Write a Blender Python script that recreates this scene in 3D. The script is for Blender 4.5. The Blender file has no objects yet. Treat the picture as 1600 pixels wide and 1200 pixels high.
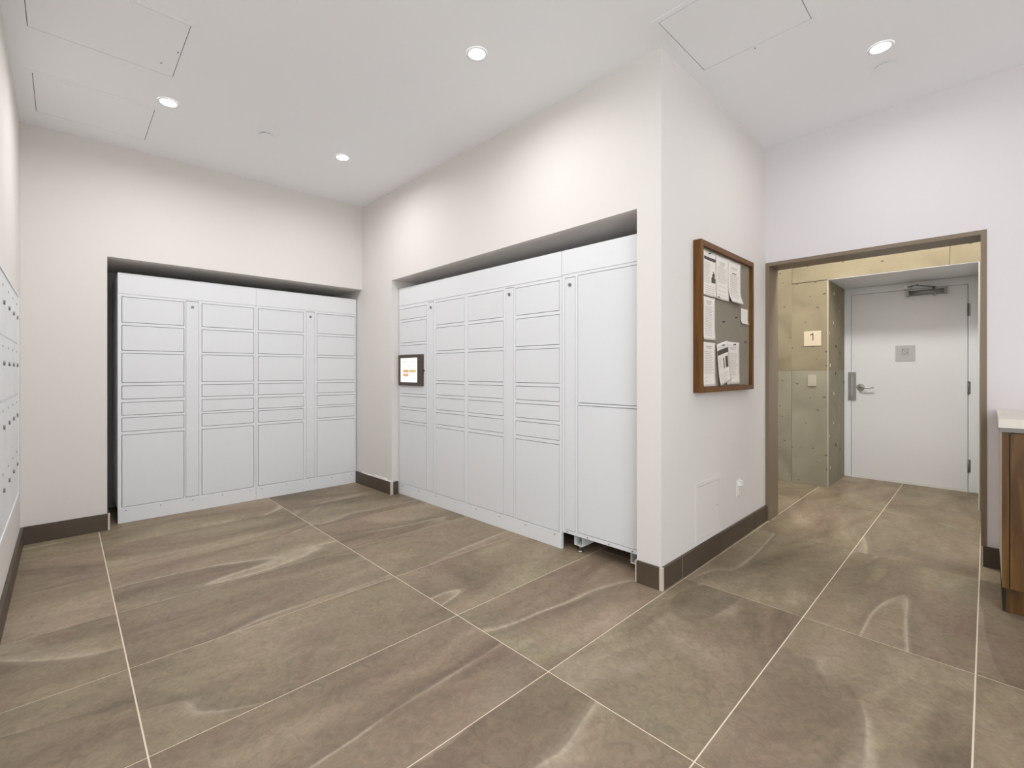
import bpy, bmesh, math, random
from mathutils import Vector, Matrix
random.seed(7)
PI = math.pi
S = bpy.context.scene
COL = S.collection

# ---------------------------------------------------------------- camera
U = 1.22
YAW = math.radians(45.83002122)
cam_d = bpy.data.cameras.new('camera'); cam = bpy.data.objects.new('camera', cam_d); COL.objects.link(cam)
cam.location = (0, 0, U)
cam.rotation_euler = (PI / 2, 0, YAW - PI / 2)
cam_d.sensor_fit = 'HORIZONTAL'; cam_d.sensor_width = 36.0
cam_d.lens = 720.834 / 1600 * 36.0
cam_d.shift_y = -(600 - 580.97) / 1600
cam_d.clip_start = 0.02
S.camera = cam

# ---------------------------------------------------------------- world, exposure
W = bpy.data.worlds.new('world'); S.world = W; W.use_nodes = True
W.node_tree.nodes['Background'].inputs[0].default_value = (0.90, 0.95, 1.0, 1)
W.node_tree.nodes['Background'].inputs[1].default_value = 3.3
S.view_settings.view_transform = 'Standard'; S.view_settings.look = 'None'
S.view_settings.gamma = 1.0; S.view_settings.use_curve_mapping = False
S.view_settings.exposure = 0.23
DOWNLIGHT_W = 7.4
CORRIDOR_W = 22.0
try:
    S.cycles.max_bounces = 10; S.cycles.diffuse_bounces = 7
    S.cycles.sample_clamp_indirect = 6.0
except Exception: pass

# ---------------------------------------------------------------- materials
def mat(name, col, rough=0.6, metal=0.0, bump=0.0, bscale=60.0, emit=None, spec=0.5, vary=0.0, vscale=2.0):
    m = bpy.data.materials.new(name); m.use_nodes = True
    nt = m.node_tree; N = nt.nodes; L = nt.links; b = N['Principled BSDF']
    b.inputs['Base Color'].default_value = (*col, 1); b.inputs['Roughness'].default_value = rough
    b.inputs['Metallic'].default_value = metal; b.inputs['Specular IOR Level'].default_value = spec
    tc = N.new('ShaderNodeTexCoord')
    if vary:
        n = N.new('ShaderNodeTexNoise'); n.inputs['Scale'].default_value = vscale; n.inputs['Detail'].default_value = 5
        L.new(tc.outputs['Object'], n.inputs['Vector'])
        mx = N.new('ShaderNodeMix'); mx.data_type = 'RGBA'
        mx.inputs[6].default_value = (*[c * (1 - vary) for c in col], 1); mx.inputs[7].default_value = (*[min(1, c * (1 + vary)) for c in col], 1)
        L.new(n.outputs['Fac'], mx.inputs[0]); L.new(mx.outputs[2], b.inputs['Base Color'])
    if bump:
        n = N.new('ShaderNodeTexNoise'); n.inputs['Scale'].default_value = bscale; n.inputs['Detail'].default_value = 4
        L.new(tc.outputs['Object'], n.inputs['Vector'])
        bp = N.new('ShaderNodeBump'); bp.inputs['Strength'].default_value = bump; bp.inputs['Distance'].default_value = 0.002
        L.new(n.outputs['Fac'], bp.inputs['Height']); L.new(bp.outputs['Normal'], b.inputs['Normal'])
    if emit:
        b.inputs['Emission Color'].default_value = (*col, 1); b.inputs['Emission Strength'].default_value = emit
    return m

M = dict(
    wall=mat('wall_paint', (0.735, 0.707, 0.678), 0.65, bump=0.08, bscale=220, spec=0.3),
    wall_lilac_cast=mat('wall_paint_lilac_cast', (0.715, 0.68, 0.695), 0.65, bump=0.08, bscale=220, spec=0.3),  # same paint as the other walls, a lilac cast put into its colour
    wall_back=mat('wall_paint_back', (0.735, 0.707, 0.678), 0.65, bump=0.08, bscale=220, spec=0.3),
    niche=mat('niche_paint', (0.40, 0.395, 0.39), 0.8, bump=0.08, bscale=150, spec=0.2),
    ceiling=mat('ceiling_paint', (0.90, 0.915, 0.935), 0.8, bump=0.05, bscale=200, spec=0.2),
    locker=mat('powder_coated_steel', (0.74, 0.76, 0.78), 0.42, bump=0.03, bscale=400, spec=0.4),
    frame=mat('locker_frame_steel', (0.77, 0.79, 0.81), 0.42, bump=0.03, bscale=400, spec=0.4),
    inside=mat('locker_inside', (0.10, 0.10, 0.105), 0.7),
    dark=mat('dark_metal', (0.03, 0.03, 0.032), 0.45, metal=0.4),
    steel=mat('satin_steel', (0.55, 0.55, 0.54), 0.33, metal=1.0),
    screw=mat('screw_head', (0.25, 0.25, 0.25), 0.4, metal=0.8),
    bezel=mat('bronze_bezel', (0.075, 0.05, 0.04), 0.4, spec=0.4),
    screen=mat('screen_glow', (0.9, 0.885, 0.86), 0.3, emit=0.55),
    scr_or=mat('screen_tan_button', (0.80, 0.50, 0.28), 0.4, emit=0.12),
    scr_ye=mat('screen_yellow_button', (0.74, 0.64, 0.27), 0.4, emit=0.12),
    scr_gr=mat('screen_grey_print', (0.42, 0.45, 0.48), 0.4, emit=0.1),
    grout=mat('grout', (0.78, 0.68, 0.55), 0.85, bump=0.2, bscale=300),
    skirt=mat('skirting_tile', (0.078, 0.056, 0.037), 0.5, vary=0.25, vscale=5),
    strip=mat('edge_strip', (0.62, 0.55, 0.47), 0.5),
    casing=mat('bronze_paint', (0.215, 0.165, 0.115), 0.45, spec=0.4),
    door=mat('door_paint', (0.80, 0.815, 0.84), 0.4, spec=0.45),
    dframe=mat('door_frame_paint', (0.80, 0.83, 0.865), 0.42, spec=0.45),
    lamp=mat('lamp_glow', (1.0, 0.98, 0.95), 0.4, emit=14.0),
    lamp_trim=mat('lamp_trim', (0.9, 0.9, 0.9), 0.4),
    plastic=mat('white_plastic', (0.82, 0.81, 0.79), 0.4),
    plastic_d=mat('outlet_slot', (0.10, 0.10, 0.10), 0.5),
    switch=mat('switch_plate', (0.47, 0.43, 0.34), 0.45),
    plate=mat('cream_sign', (0.64, 0.55, 0.41), 0.5),
    ink=mat('dark_ink', (0.03, 0.022, 0.012), 0.6),
    ink_l=mat('pale_raised_print', (0.60, 0.52, 0.39), 0.6),
    dsign=mat('grey_door_sign', (0.50, 0.505, 0.51), 0.45),
    dsink=mat('grey_door_sign_ink', (0.20, 0.205, 0.21), 0.5),
    paper=mat('paper', (0.80, 0.76, 0.70), 0.75, spec=0.2),
    print=mat('grey_print', (0.42, 0.39, 0.36), 0.8, spec=0.1),
    print_d=mat('dark_print', (0.10, 0.09, 0.085), 0.8, spec=0.1),
    felt=mat('grey_felt', (0.27, 0.245, 0.195), 0.95, bump=0.4, bscale=500, spec=0.1, vary=0.08, vscale=8),
    counter=mat('cream_stone', (0.66, 0.62, 0.54), 0.35, vary=0.05, vscale=40),
    counter_d=mat('grey_underlay', (0.20, 0.20, 0.18), 0.6),
    toe=mat('toe_side_board', (0.035, 0.026, 0.018), 0.8, spec=0.1),
    closer=mat('closer_grey_metal', (0.30, 0.30, 0.30), 0.4, metal=0.7),
)

def wood(name, c1, c2, vertical=True, sc=1.0):
    m = bpy.data.materials.new(name); m.use_nodes = True
    nt = m.node_tree; N = nt.nodes; L = nt.links; b = N['Principled BSDF']
    tc = N.new('ShaderNodeTexCoord'); mp = N.new('ShaderNodeMapping')
    mp.inputs['Scale'].default_value = (14 * sc, 14 * sc, 1.1 * sc) if vertical else (1.1 * sc, 14 * sc, 14 * sc)
    n = N.new('ShaderNodeTexNoise'); n.inputs['Scale'].default_value = 1.6; n.inputs['Detail'].default_value = 8; n.inputs['Distortion'].default_value = 1.6
    L.new(tc.outputs['Object'], mp.inputs['Vector']); L.new(mp.outputs['Vector'], n.inputs['Vector'])
    r = N.new('ShaderNodeValToRGB'); r.color_ramp.elements[0].position = 0.36; r.color_ramp.elements[0].color = (*c1, 1)
    r.color_ramp.elements[1].position = 0.68; r.color_ramp.elements[1].color = (*c2, 1)
    L.new(n.outputs['Fac'], r.inputs['Fac']); L.new(r.outputs['Color'], b.inputs['Base Color'])
    b.inputs['Roughness'].default_value = 0.42; b.inputs['Specular IOR Level'].default_value = 0.4
    return m
M['walnut'] = wood('walnut_veneer', (0.070, 0.029, 0.005), (0.165, 0.078, 0.016))
M['oak_frame'] = wood('stained_frame_wood', (0.100, 0.036, 0.003), (0.175, 0.070, 0.008))

def tile_material(name='stone_tile', turn=0.0):
    m = bpy.data.materials.new(name); m.use_nodes = True
    nt = m.node_tree; N = nt.nodes; L = nt.links; b = N['Principled BSDF']
    tc = N.new('ShaderNodeTexCoord'); oi = N.new('ShaderNodeObjectInfo')
    def math_(op, a, c=None, v=None):
        k = N.new('ShaderNodeMath'); k.operation = op
        if hasattr(a, 'default_value'): L.new(a, k.inputs[0])
        else: k.inputs[0].default_value = a
        if c is not None: L.new(c, k.inputs[1])
        if v is not None: k.inputs[1].default_value = v
        return k.outputs[0]
    r1 = math_('MULTIPLY', oi.outputs['Random'], v=37.0); r2 = math_('MULTIPLY', oi.outputs['Random'], v=91.0)
    cb = N.new('ShaderNodeCombineXYZ'); L.new(r1, cb.inputs[0]); L.new(r2, cb.inputs[1]); L.new(r1, cb.inputs[2])
    ad = N.new('ShaderNodeVectorMath'); ad.operation = 'ADD'; L.new(tc.outputs['Object'], ad.inputs[0]); L.new(cb.outputs[0], ad.inputs[1])
    def noise(scale, det, dist, sx=1.0, sy=1.0, rough=0.55, rot=0.0):
        mp = N.new('ShaderNodeMapping'); mp.inputs['Scale'].default_value = (sx, sy, 1); mp.inputs['Rotation'].default_value = (0, 0, rot + turn)
        L.new(ad.outputs[0], mp.inputs['Vector'])
        n = N.new('ShaderNodeTexNoise'); n.inputs['Scale'].default_value = scale; n.inputs['Detail'].default_value = det
        n.inputs['Distortion'].default_value = dist; n.inputs['Roughness'].default_value = rough
        L.new(mp.outputs[0], n.inputs['Vector']); return n.outputs['Fac']
    def ramp(f, stops):
        r = N.new('ShaderNodeValToRGB'); e = r.color_ramp.elements
        e[0].position, e[0].color = stops[0][0], (*stops[0][1], 1)
        e[1].position, e[1].color = stops[-1][0], (*stops[-1][1], 1)
        for p, c in stops[1:-1]:
            k = e.new(p); k.color = (*c, 1)
        L.new(f, r.inputs['Fac']); return r.outputs['Color']
    def mix(f, a, c, blend='MIX'):
        x = N.new('ShaderNodeMix'); x.data_type = 'RGBA'; x.blend_type = blend
        if isinstance(f, float): x.inputs[0].default_value = f
        else: L.new(f, x.inputs[0])
        for i, q in ((6, a), (7, c)):
            if isinstance(q, tuple): x.inputs[i].default_value = (*q, 1)
            else: L.new(q, x.inputs[i])
        return x.outputs[2]
    cloud = noise(1.3, 8, 0.9, 0.7, 1.8, 0.6, 0.22)
    col = ramp(cloud, [(0.28, (0.125, 0.098, 0.066)), (0.42, (0.195, 0.156, 0.105)), (0.55, (0.243, 0.202, 0.136)), (0.74, (0.340, 0.284, 0.203))])
    tone = noise(0.9, 3, 0.5)
    col = mix(ramp(tone, [(0.42, (0, 0, 0)), (0.62, (1, 1, 1))]), col, mix(1.0, col, (0.99, 0.91, 0.98), 'MULTIPLY'))
    # a cooler green-grey cast in places
    tone2 = noise(1.1, 3, 0.8, 1, 1.4)
    col = mix(ramp(tone2, [(0.56, (0, 0, 0)), (0.72, (0.6, 0.6, 0.6))]), col, mix(1.0, col, (0.88, 0.97, 0.99), 'MULTIPLY'))
    # sharp sediment edges: dark one side, pale the other
    v = noise(0.62, 3.5, 0.5, 0.5, 1.7, 0.42, 0.3)
    d = math_('SUBTRACT', v, v=0.5); a_ = math_('ABSOLUTE', d)
    vein = ramp(a_, [(0.0, (1, 1, 1)), (0.003, (0.7, 0.7, 0.7)), (0.013, (0, 0, 0))])
    msk = ramp(noise(1.2, 2, 0.0), [(0.45, (0, 0, 0)), (0.55, (0.8, 0.8, 0.8))])
    col = mix(mix(1.0, vein, msk, 'MULTIPLY'), col, (0.40, 0.34, 0.265))
    side = ramp(d, [(0.0, (0, 0, 0)), (0.001, (0.42, 0.42, 0.42)), (0.05, (0, 0, 0))])
    col = mix(side, col, (0.10, 0.076, 0.054))
    # fine speckle
    fine = noise(22, 7, 1.2, 1, 1, 0.75)
    col = mix(0.75, col, mix(1.0, col, ramp(fine, [(0.32, (0.74, 0.74, 0.74)), (0.68, (1.32, 1.32, 1.32))]), 'MULTIPLY'))
    # whole tile a shade lighter or darker
    tint = ramp(oi.outputs['Random'], [(0.0, (0.95, 0.93, 0.92)), (0.5, (1.07, 1.06, 1.03)), (1.0, (1.17, 1.16, 1.12))])
    col = mix(1.0, col, tint, 'MULTIPLY')
    L.new(col, b.inputs['Base Color'])
    b.inputs['Roughness'].default_value = 0.5; b.inputs['Specular IOR Level'].default_value = 0.35
    bp = N.new('ShaderNodeBump'); bp.inputs['Strength'].default_value = 0.12; bp.inputs['Distance'].default_value = 0.002
    L.new(fine, bp.inputs['Height']); L.new(bp.outputs[0], b.inputs['Normal'])
    return m
M['tile'] = tile_material()
M['tile_cross'] = tile_material('stone_tile_cross_grain', PI / 2 - 0.45)

def concrete_material(name, base, pale):
    m = bpy.data.materials.new(name); m.use_nodes = True
    nt = m.node_tree; N = nt.nodes; L = nt.links; b = N['Principled BSDF']
    tc = N.new('ShaderNodeTexCoord')
    n = N.new('ShaderNodeTexNoise'); n.inputs['Scale'].default_value = 2.2; n.inputs['Detail'].default_value = 8; n.inputs['Distortion'].default_value = 0.6
    L.new(tc.outputs['Object'], n.inputs['Vector'])
    r = N.new('ShaderNodeValToRGB'); r.color_ramp.elements[0].position = 0.3; r.color_ramp.elements[0].color = (*base, 1)
    r.color_ramp.elements[1].position = 0.72; r.color_ramp.elements[1].color = (*pale, 1)
    L.new(n.outputs['Fac'], r.inputs['Fac'])
    cur = r.outputs['Color']
    hts = None
    for sc, th, c, seed in ((4.6, 0.060, tuple(x * 0.35 for x in base), 0.0), (13.0, 0.055, tuple(x * 0.5 for x in base), 5.3), (6.0, 0.07, (0.66, 0.62, 0.50), 9.1)):
        mp = N.new('ShaderNodeMapping'); mp.inputs['Location'].default_value = (seed, seed * 2, seed * 3); mp.inputs['Scale'].default_value = (1, 1, 1.3)
        ns = N.new('ShaderNodeTexNoise'); ns.inputs['Scale'].default_value = 20; ns.inputs['Detail'].default_value = 2
        L.new(tc.outputs['Object'], ns.inputs['Vector'])
        mm = N.new('ShaderNodeVectorMath'); mm.operation = 'MULTIPLY_ADD'; mm.inputs[1].default_value = (0.04,) * 3
        L.new(ns.outputs['Color'], mm.inputs[0]); L.new(tc.outputs['Object'], mm.inputs[2])
        L.new(mm.outputs[0], mp.inputs['Vector'])
        v = N.new('ShaderNodeTexVoronoi'); v.inputs['Scale'].default_value = sc; v.inputs['Randomness'].default_value = 1.0
        L.new(mp.outputs[0], v.inputs['Vector'])
        sz = N.new('ShaderNodeSeparateColor'); L.new(v.outputs['Color'], sz.inputs[0])
        th_ = N.new('ShaderNodeMath'); th_.operation = 'MULTIPLY'; th_.inputs[1].default_value = th * 2.2; L.new(sz.outputs[0], th_.inputs[0])
        pw = N.new('ShaderNodeMath'); pw.operation = 'POWER'; pw.inputs[1].default_value = 2.0; L.new(sz.outputs[0], pw.inputs[0])
        ml = N.new('ShaderNodeMath'); ml.operation = 'MULTIPLY'; ml.inputs[1].default_value = th * 3.0; L.new(pw.outputs[0], ml.inputs[0])
        lt = N.new('ShaderNodeMath'); lt.operation = 'LESS_THAN'; L.new(v.outputs['Distance'], lt.inputs[0]); L.new(ml.outputs[0], lt.inputs[1])
        mx = N.new('ShaderNodeMix'); mx.data_type = 'RGBA'; L.new(lt.outputs[0], mx.inputs[0]); L.new(cur, mx.inputs[6]); mx.inputs[7].default_value = (*c, 1)
        cur = mx.outputs[2]
    L.new(cur, b.inputs['Base Color']); b.inputs['Roughness'].default_value = 0.75; b.inputs['Specular IOR Level'].default_value = 0.25
    bp = N.new('ShaderNodeBump'); bp.inputs['Strength'].default_value = 0.3; bp.inputs['Distance'].default_value = 0.003
    L.new(n.outputs['Fac'], bp.inputs['Height']); L.new(bp.outputs[0], b.inputs['Normal'])
    return m
M['conc'] = concrete_material('tan_concrete', (0.225, 0.190, 0.125), (0.315, 0.270, 0.180))
M['conc_g'] = concrete_material('grey_green_concrete', (0.255, 0.240, 0.180), (0.36, 0.335, 0.26))

# ---------------------------------------------------------------- helpers
def add_box(bm, x0, x1, y0, y1, z0, z1, mi=0):
    vs = [bm.verts.new((x, y, z)) for x in (x0, x1) for y in (y0, y1) for z in (z0, z1)]
    for f in ((0, 1, 3, 2), (4, 6, 7, 5), (0, 4, 5, 1), (2, 3, 7, 6), (0, 2, 6, 4), (1, 5, 7, 3)):
        k = bm.faces.new([vs[i] for i in f]); k.material_index = mi
def add_cyl(bm, p, axis, r, h, n=20, r2=None, mi=0):
    """cylinder from p along axis"""
    a = Vector(axis).normalized(); q = a.to_track_quat('Z', 'Y').to_matrix()
    p = Vector(p); r2 = r if r2 is None else r2
    A = [bm.verts.new(p + q @ Vector((r * math.cos(2 * PI * i / n), r * math.sin(2 * PI * i / n), 0))) for i in range(n)]
    B = [bm.verts.new(p + q @ Vector((r2 * math.cos(2 * PI * i / n), r2 * math.sin(2 * PI * i / n), h))) for i in range(n)]
    fs = [bm.faces.new(A[::-1]), bm.faces.new(B)]
    for i in range(n):
        f = bm.faces.new((A[i], A[(i + 1) % n], B[(i + 1) % n], B[i])); f.smooth = True; fs.append(f)
    for f in fs: f.material_index = mi
def mesh_from(bm, name, mats, bevel=0.0, seg=2):
    if bevel:
        bmesh.ops.bevel(bm, geom=[e for e in bm.edges if e.calc_face_angle(0) > 0.6], offset=bevel, segments=seg, affect='EDGES', profile=0.5)
    bmesh.ops.recalc_face_normals(bm, faces=bm.faces)
    me = bpy.data.meshes.new(name); bm.to_mesh(me); bm.free()
    for m in (mats if isinstance(mats, (list, tuple)) else [mats]): me.materials.append(m)
    return me
def obj(name, bm, mats, parent=None, bevel=0.0, loc=None, seg=2):
    me = bm if isinstance(bm, bpy.types.Mesh) else mesh_from(bm, name, mats, bevel, seg)
    o = bpy.data.objects.new(name, me); COL.objects.link(o)
    if loc is not None: o.location = loc
    if parent is not None: o.parent = parent
    return o
def box(name, b, m, parent=None, bevel=0.0, **k):
    """a box with its own origin in its middle"""
    x0, x1, y0, y1, z0, z1 = b; c = ((x0 + x1) / 2, (y0 + y1) / 2, (z0 + z1) / 2)
    bm = bmesh.new(); add_box(bm, x0 - c[0], x1 - c[0], y0 - c[1], y1 - c[1], z0 - c[2], z1 - c[2])
    return obj(name, bm, m, parent, bevel, loc=c, **k)
def tag(o, label, cat, group=None):
    o['label'] = label; o['category'] = cat
    if group: o['group'] = group
    return o
def thing(name, label, cat, loc=(0, 0, 0), rot=(0, 0, 0), group=None):
    o = bpy.data.objects.new(name, None); COL.objects.link(o); o.location = loc; o.rotation_euler = rot
    o.empty_display_size = 0.1
    return tag(o, label, cat, group)
def struct(o, label=None, cat=None):
    o['kind'] = 'structure'
    if label: o['label'] = label
    if cat: o['category'] = cat
    return o
def dup(root, loc, label, group=None):
    r = root.copy(); COL.objects.link(r); r.location = loc; r['label'] = label
    if group: r['group'] = group
    for ch in list(root.children):
        c = ch.copy(); COL.objects.link(c); c.parent = r
        for g in list(ch.children):
            d = g.copy(); COL.objects.link(d); d.parent = c
    return r
def grid_slab(w0, w1, h0, h1, holes, d0, d1):
    """slab in local x (width), z (height), y (depth d0..d1) with rectangular holes; returns bmesh"""
    xs = sorted(set([w0, w1] + [min(max(v, w0), w1) for h in holes for v in (h[0], h[1])]))
    zs = sorted(set([h0, h1] + [min(max(v, h0), h1) for h in holes for v in (h[2], h[3])]))
    bm = bmesh.new(); vf = {}
    def V(i, j, d):
        k = (i, j, d)
        if k not in vf: vf[k] = bm.verts.new((xs[i], d1 if d else d0, zs[j]))
        return vf[k]
    def solid(i, j):
        if i < 0 or j < 0 or i >= len(xs) - 1 or j >= len(zs) - 1: return False
        cx = (xs[i] + xs[i + 1]) / 2; cz = (zs[j] + zs[j + 1]) / 2
        return not any(h[0] < cx < h[1] and h[2] < cz < h[3] for h in holes)
    for i in range(len(xs) - 1):
        for j in range(len(zs) - 1):
            if not solid(i, j): continue
            bm.faces.new((V(i, j, 0), V(i + 1, j, 0), V(i + 1, j + 1, 0), V(i, j + 1, 0)))
            bm.faces.new((V(i, j, 1), V(i, j + 1, 1), V(i + 1, j + 1, 1), V(i + 1, j, 1)))
            if not solid(i - 1, j): bm.faces.new((V(i, j, 0), V(i, j + 1, 0), V(i, j + 1, 1), V(i, j, 1)))
            if not solid(i + 1, j): bm.faces.new((V(i + 1, j, 0), V(i + 1, j, 1), V(i + 1, j + 1, 1), V(i + 1, j + 1, 0)))
            if not solid(i, j - 1): bm.faces.new((V(i, j, 0), V(i, j, 1), V(i + 1, j, 1), V(i + 1, j, 0)))
            if not solid(i, j + 1): bm.faces.new((V(i, j + 1, 0), V(i + 1, j + 1, 0), V(i + 1, j + 1, 1), V(i, j + 1, 1)))
    return bm

CA, CB, CC = 1.22 * 2.4707, 0.013, -0.0078          # the ceiling falls very slightly towards the back left
def ceil_z(x, y): return CA + CB * x + CC * y
def warp(bm, f):
    for v in bm.verts: v.co = Vector(f(v.co))
TOP = 9.0
def fit_ceiling(p, top=TOP): return (p.x, p.y, ceil_z(p.x, p.y) if p.z > top - 0.01 else p.z)
BX = lambda y: 2.3241 + (4.734 - y) * 0.0211          # face of the middle wall (a degree out of square)
SK = 0.0211

# ---------------------------------------------------------------- walls
H = TOP
# left wall, a hole for the mailboxes
bm = grid_slab(-0.55, 5.6, 0, H, [(2.46, 4.243, 0.455, 1.69)], 0, 0.16)
warp(bm, lambda c: fit_ceiling(Vector((-0.2196 - c.y, c.x, c.z))))
struct(obj('wall_left', bm, M['wall']))
# back wall with the recess of the left lockers
bm = grid_slab(-0.2196, 2.40, 0, H, [(0.24, 2.40, -1, 2.112)], 4.734, 5.50)
def f(c):
    x = c.x
    if x > 2.39: x = BX(c.y)
    return fit_ceiling(Vector((x, c.y, c.z)))
warp(bm, f)
struct(obj('wall_back', bm, M['wall_back']))
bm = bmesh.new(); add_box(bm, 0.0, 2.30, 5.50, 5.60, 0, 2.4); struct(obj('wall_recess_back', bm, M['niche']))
# middle wall with the recess of the right lockers; local x runs along Y
bm = grid_slab(1.42, 5.60, 0, H, [(1.41, 4.122, -1, 2.15)], 0, 0.75)
def f(c):
    z = c.z
    if abs(z - 2.15) < 1e-4: z = 2.129 + (4.122 - c.x) / (4.122 - 1.42) * 0.041
    return fit_ceiling(Vector((BX(c.x) + c.y, c.x, z)))
warp(bm, f)
struct(obj('wall_middle', bm, M['wall']))
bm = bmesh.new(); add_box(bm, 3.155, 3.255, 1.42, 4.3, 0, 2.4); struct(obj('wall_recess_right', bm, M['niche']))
# the short wall with the notice board
bm = grid_slab(0, 1, 0, H, [], 1.27, 1.42)
warp(bm, lambda c: fit_ceiling(Vector((BX(c.y) if c.x < 0.5 else 4.148, c.y, c.z))))
struct(obj('wall_inner', bm, M['wall']))
# right wall with the passage opening
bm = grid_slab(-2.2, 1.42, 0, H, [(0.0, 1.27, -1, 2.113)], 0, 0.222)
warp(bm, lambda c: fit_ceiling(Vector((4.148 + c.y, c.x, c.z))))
struct(obj('wall_right', bm, M['wall_lilac_cast']))

bm = grid_slab(1.1, 4.37, 0, H, [], -2.35, -2.2)
warp(bm, lambda c: fit_ceiling(c))
struct(obj('wall_rear_light_block', bm, M['wall']))  # added out of view to block rear light from the short and right walls
# ceiling
bm = bmesh.new()
pts = [(-0.40, -2.35), (4.37, -2.35), (4.37, 5.7), (-0.40, 5.7)]
lo = [bm.verts.new((x, y, ceil_z(x, y))) for x, y in pts]; hi = [bm.verts.new((x, y, ceil_z(x, y) + 0.12)) for x, y in pts]
bm.faces.new(lo); bm.faces.new(hi[::-1])
for i in range(4): bm.faces.new((lo[i], hi[i], hi[(i + 1) % 4], lo[(i + 1) % 4]))
ceiling = struct(obj('ceiling', bm, M['ceiling']))

# ---------------------------------------------------------------- floor: grout bed with single tiles
GX, GY = 1.003 * U, 0.497 * U; X0, Y0 = 0.157 * U, 0.026 * U; GAP = 0.0052
bm = bmesh.new(); add_box(bm, -0.40, 6.75, -2.35, 5.62, -0.06, -0.0014)
floor = struct(obj('floor', bm, M['grout']))
cache = {}
def tile(x0, x1, y0, y1, mk='tile'):
    w, h = round(x1 - x0 - GAP, 4), round(y1 - y0 - GAP, 4)
    if w < 0.02 or h < 0.02: return
    if (w, h, mk) not in cache:
        b = bmesh.new(); add_box(b, -w / 2, w / 2, -h / 2, h / 2, -0.011, 0)
        cache[(w, h, mk)] = mesh_from(b, 'floor_tile', M[mk], 0.0007, 1)
    obj('floor_tile', cache[(w, h, mk)], None, floor, loc=((x0 + x1) / 2, (y0 + y1) / 2, 0))
for i in range(-1, 7):
    for j in range(-5, 10):
        x0, x1 = X0 + i * GX, X0 + (i + 1) * GX; y0, y1 = Y0 + j * GY, Y0 + (j + 1) * GY
        x0 = max(x0, -0.2196); x1 = min(x1, 6.60); y1 = min(y1, 5.49)
        if x0 > 3.2 and x0 < 4.0 and y0 > 1.3: continue          # solid block between recess and passage
        if y0 > 4.8 and x0 > 2.3: continue
        if x0 > 5.5 and not (y1 > -0.2 and y0 < 1.3): x1 = min(x1, 5.79)
        y0 = max(y0, -2.2)
        if y1 < -2.19 or x1 - x0 < 0.03: continue
        tile(x0, x1, y0, y1, 'tile_cross' if i >= 1 else 'tile')

# ---------------------------------------------------------------- skirting tiles
BH, BT = 0.126, 0.0159
def skirting(name, runs, strips):
    root = bpy.data.objects.new(name, None); COL.objects.link(root); struct(root)
    for b in runs:
        bm = bmesh.new()
        if len(b) == 6: add_box(bm, *b)
        else:                                            # run along the skewed middle wall: y0,y1
            y0, y1 = b
            add_box(bm, 0, 1, y0, y1, 0.001, BH)
            warp(bm, lambda c: (BX(c.y) - 0.0003 - (BT - 0.0003) * (1 - c.x), c.y, c.z))
        obj('skirting_tile', bm, M['skirt'], root, 0.0008, seg=1)
    for b in strips:
        bm = bmesh.new(); add_box(bm, *b); obj('edge_strip', bm, M['strip'], root)
    return root
zt = BH + 0.001
skirting('baseboard_left', [(-0.2193, -0.2193 + BT, y, y + 1.19, 0.001, BH) for y in (-0.05, 1.146, 2.342, 3.538)], [])
skirting('baseboard_back', [(-0.2033, 0.243, 4.734 - BT, 4.7337, 0.001, BH), (0.2403, 0.2553, 4.7345, 5.30, 0.001, BH)],
         [(0.2435, 0.2555, 4.734 - BT, 4.734, 0.001, zt)])
c1 = BX(1.27)
skirting('baseboard_middle', [(1.274, 1.414), (4.125, 4.848), (2.355, 2.402, 4.1065, 4.1217, 0.001, BH)],
         [(c1 - BT + 0.0005, c1 - 0.0005, 1.4145, 1.4245, 0.001, zt), (BX(4.12) - BT, BX(4.12) - 0.0005, 4.1075, 4.1245, 0.001, zt)])
skirting('baseboard_inner', [(c1 + 0.001, 2.622, 1.27 - BT, 1.2697, 0.001, BH), (2.626, 3.84, 1.27 - BT, 1.2697, 0.001, BH), (3.844, 4.137, 1.27 - BT, 1.2697, 0.001, BH)],
         [(c1 - BT, c1 + 0.0005, 1.27 - BT - 0.0005, 1.2735, 0.001, zt), (2.6222, 2.6258, 1.27 - BT + 0.0006, 1.2697, 0.001, BH - 0.001)])
skirting('baseboard_right', [(4.148 - BT, 4.1477, -1.22, 0.017, 0.001, BH)], [(4.148 - BT - 0.0005, 4.1365, 0.0172, 0.0232, 0.001, zt)])

# rough bead of filler along the top of the skirting on the stub wall
bm = bmesh.new(); rnd = random.Random(3); prev = None
for i in range(27):
    y = 4.120 + (4.72 - 4.120) * i / 26; lo_z = BH + 0.0005; hi_z = BH + 0.004 + 0.010 * rnd.random() + (0.010 if 4 < i < 16 else 0.0)
    x = BX(y)
    q = [bm.verts.new((x - 0.0002, y, lo_z)), bm.verts.new((x - BT + 0.002 + 0.004 * rnd.random(), y, lo_z)), bm.verts.new((x - 0.003, y, hi_z)), bm.verts.new((x - 0.0002, y, hi_z))]
    if prev:
        for k in range(4): bm.faces.new((prev[k], prev[(k + 1) % 4], q[(k + 1) % 4], q[k]))
    else: bm.faces.new(q)
    prev = q
bm.faces.new(prev[::-1])
obj('filler_bead', bm, M['wall'], [o for o in bpy.data.objects if o.name == 'baseboard_middle'][0])

# ---------------------------------------------------------------- passage: casing, concrete, far walls
cas = bpy.data.objects.new('trim_1', None); COL.objects.link(cas); struct(cas)
CT = 0.027
box('jamb', (4.141, 4.374, 1.27 - CT, 1.2695, 0.0005, 2.1125 - CT), M['casing'], cas, 0.0015)
box('jamb', (4.141, 4.374, 0.0005, CT, 0.0005, 2.1125 - CT), M['casing'], cas, 0.0015)
box('header', (4.141, 4.374, 0.0005, 1.2695, 2.1125 - CT, 2.1125), M['casing'], cas, 0.0015)

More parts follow.
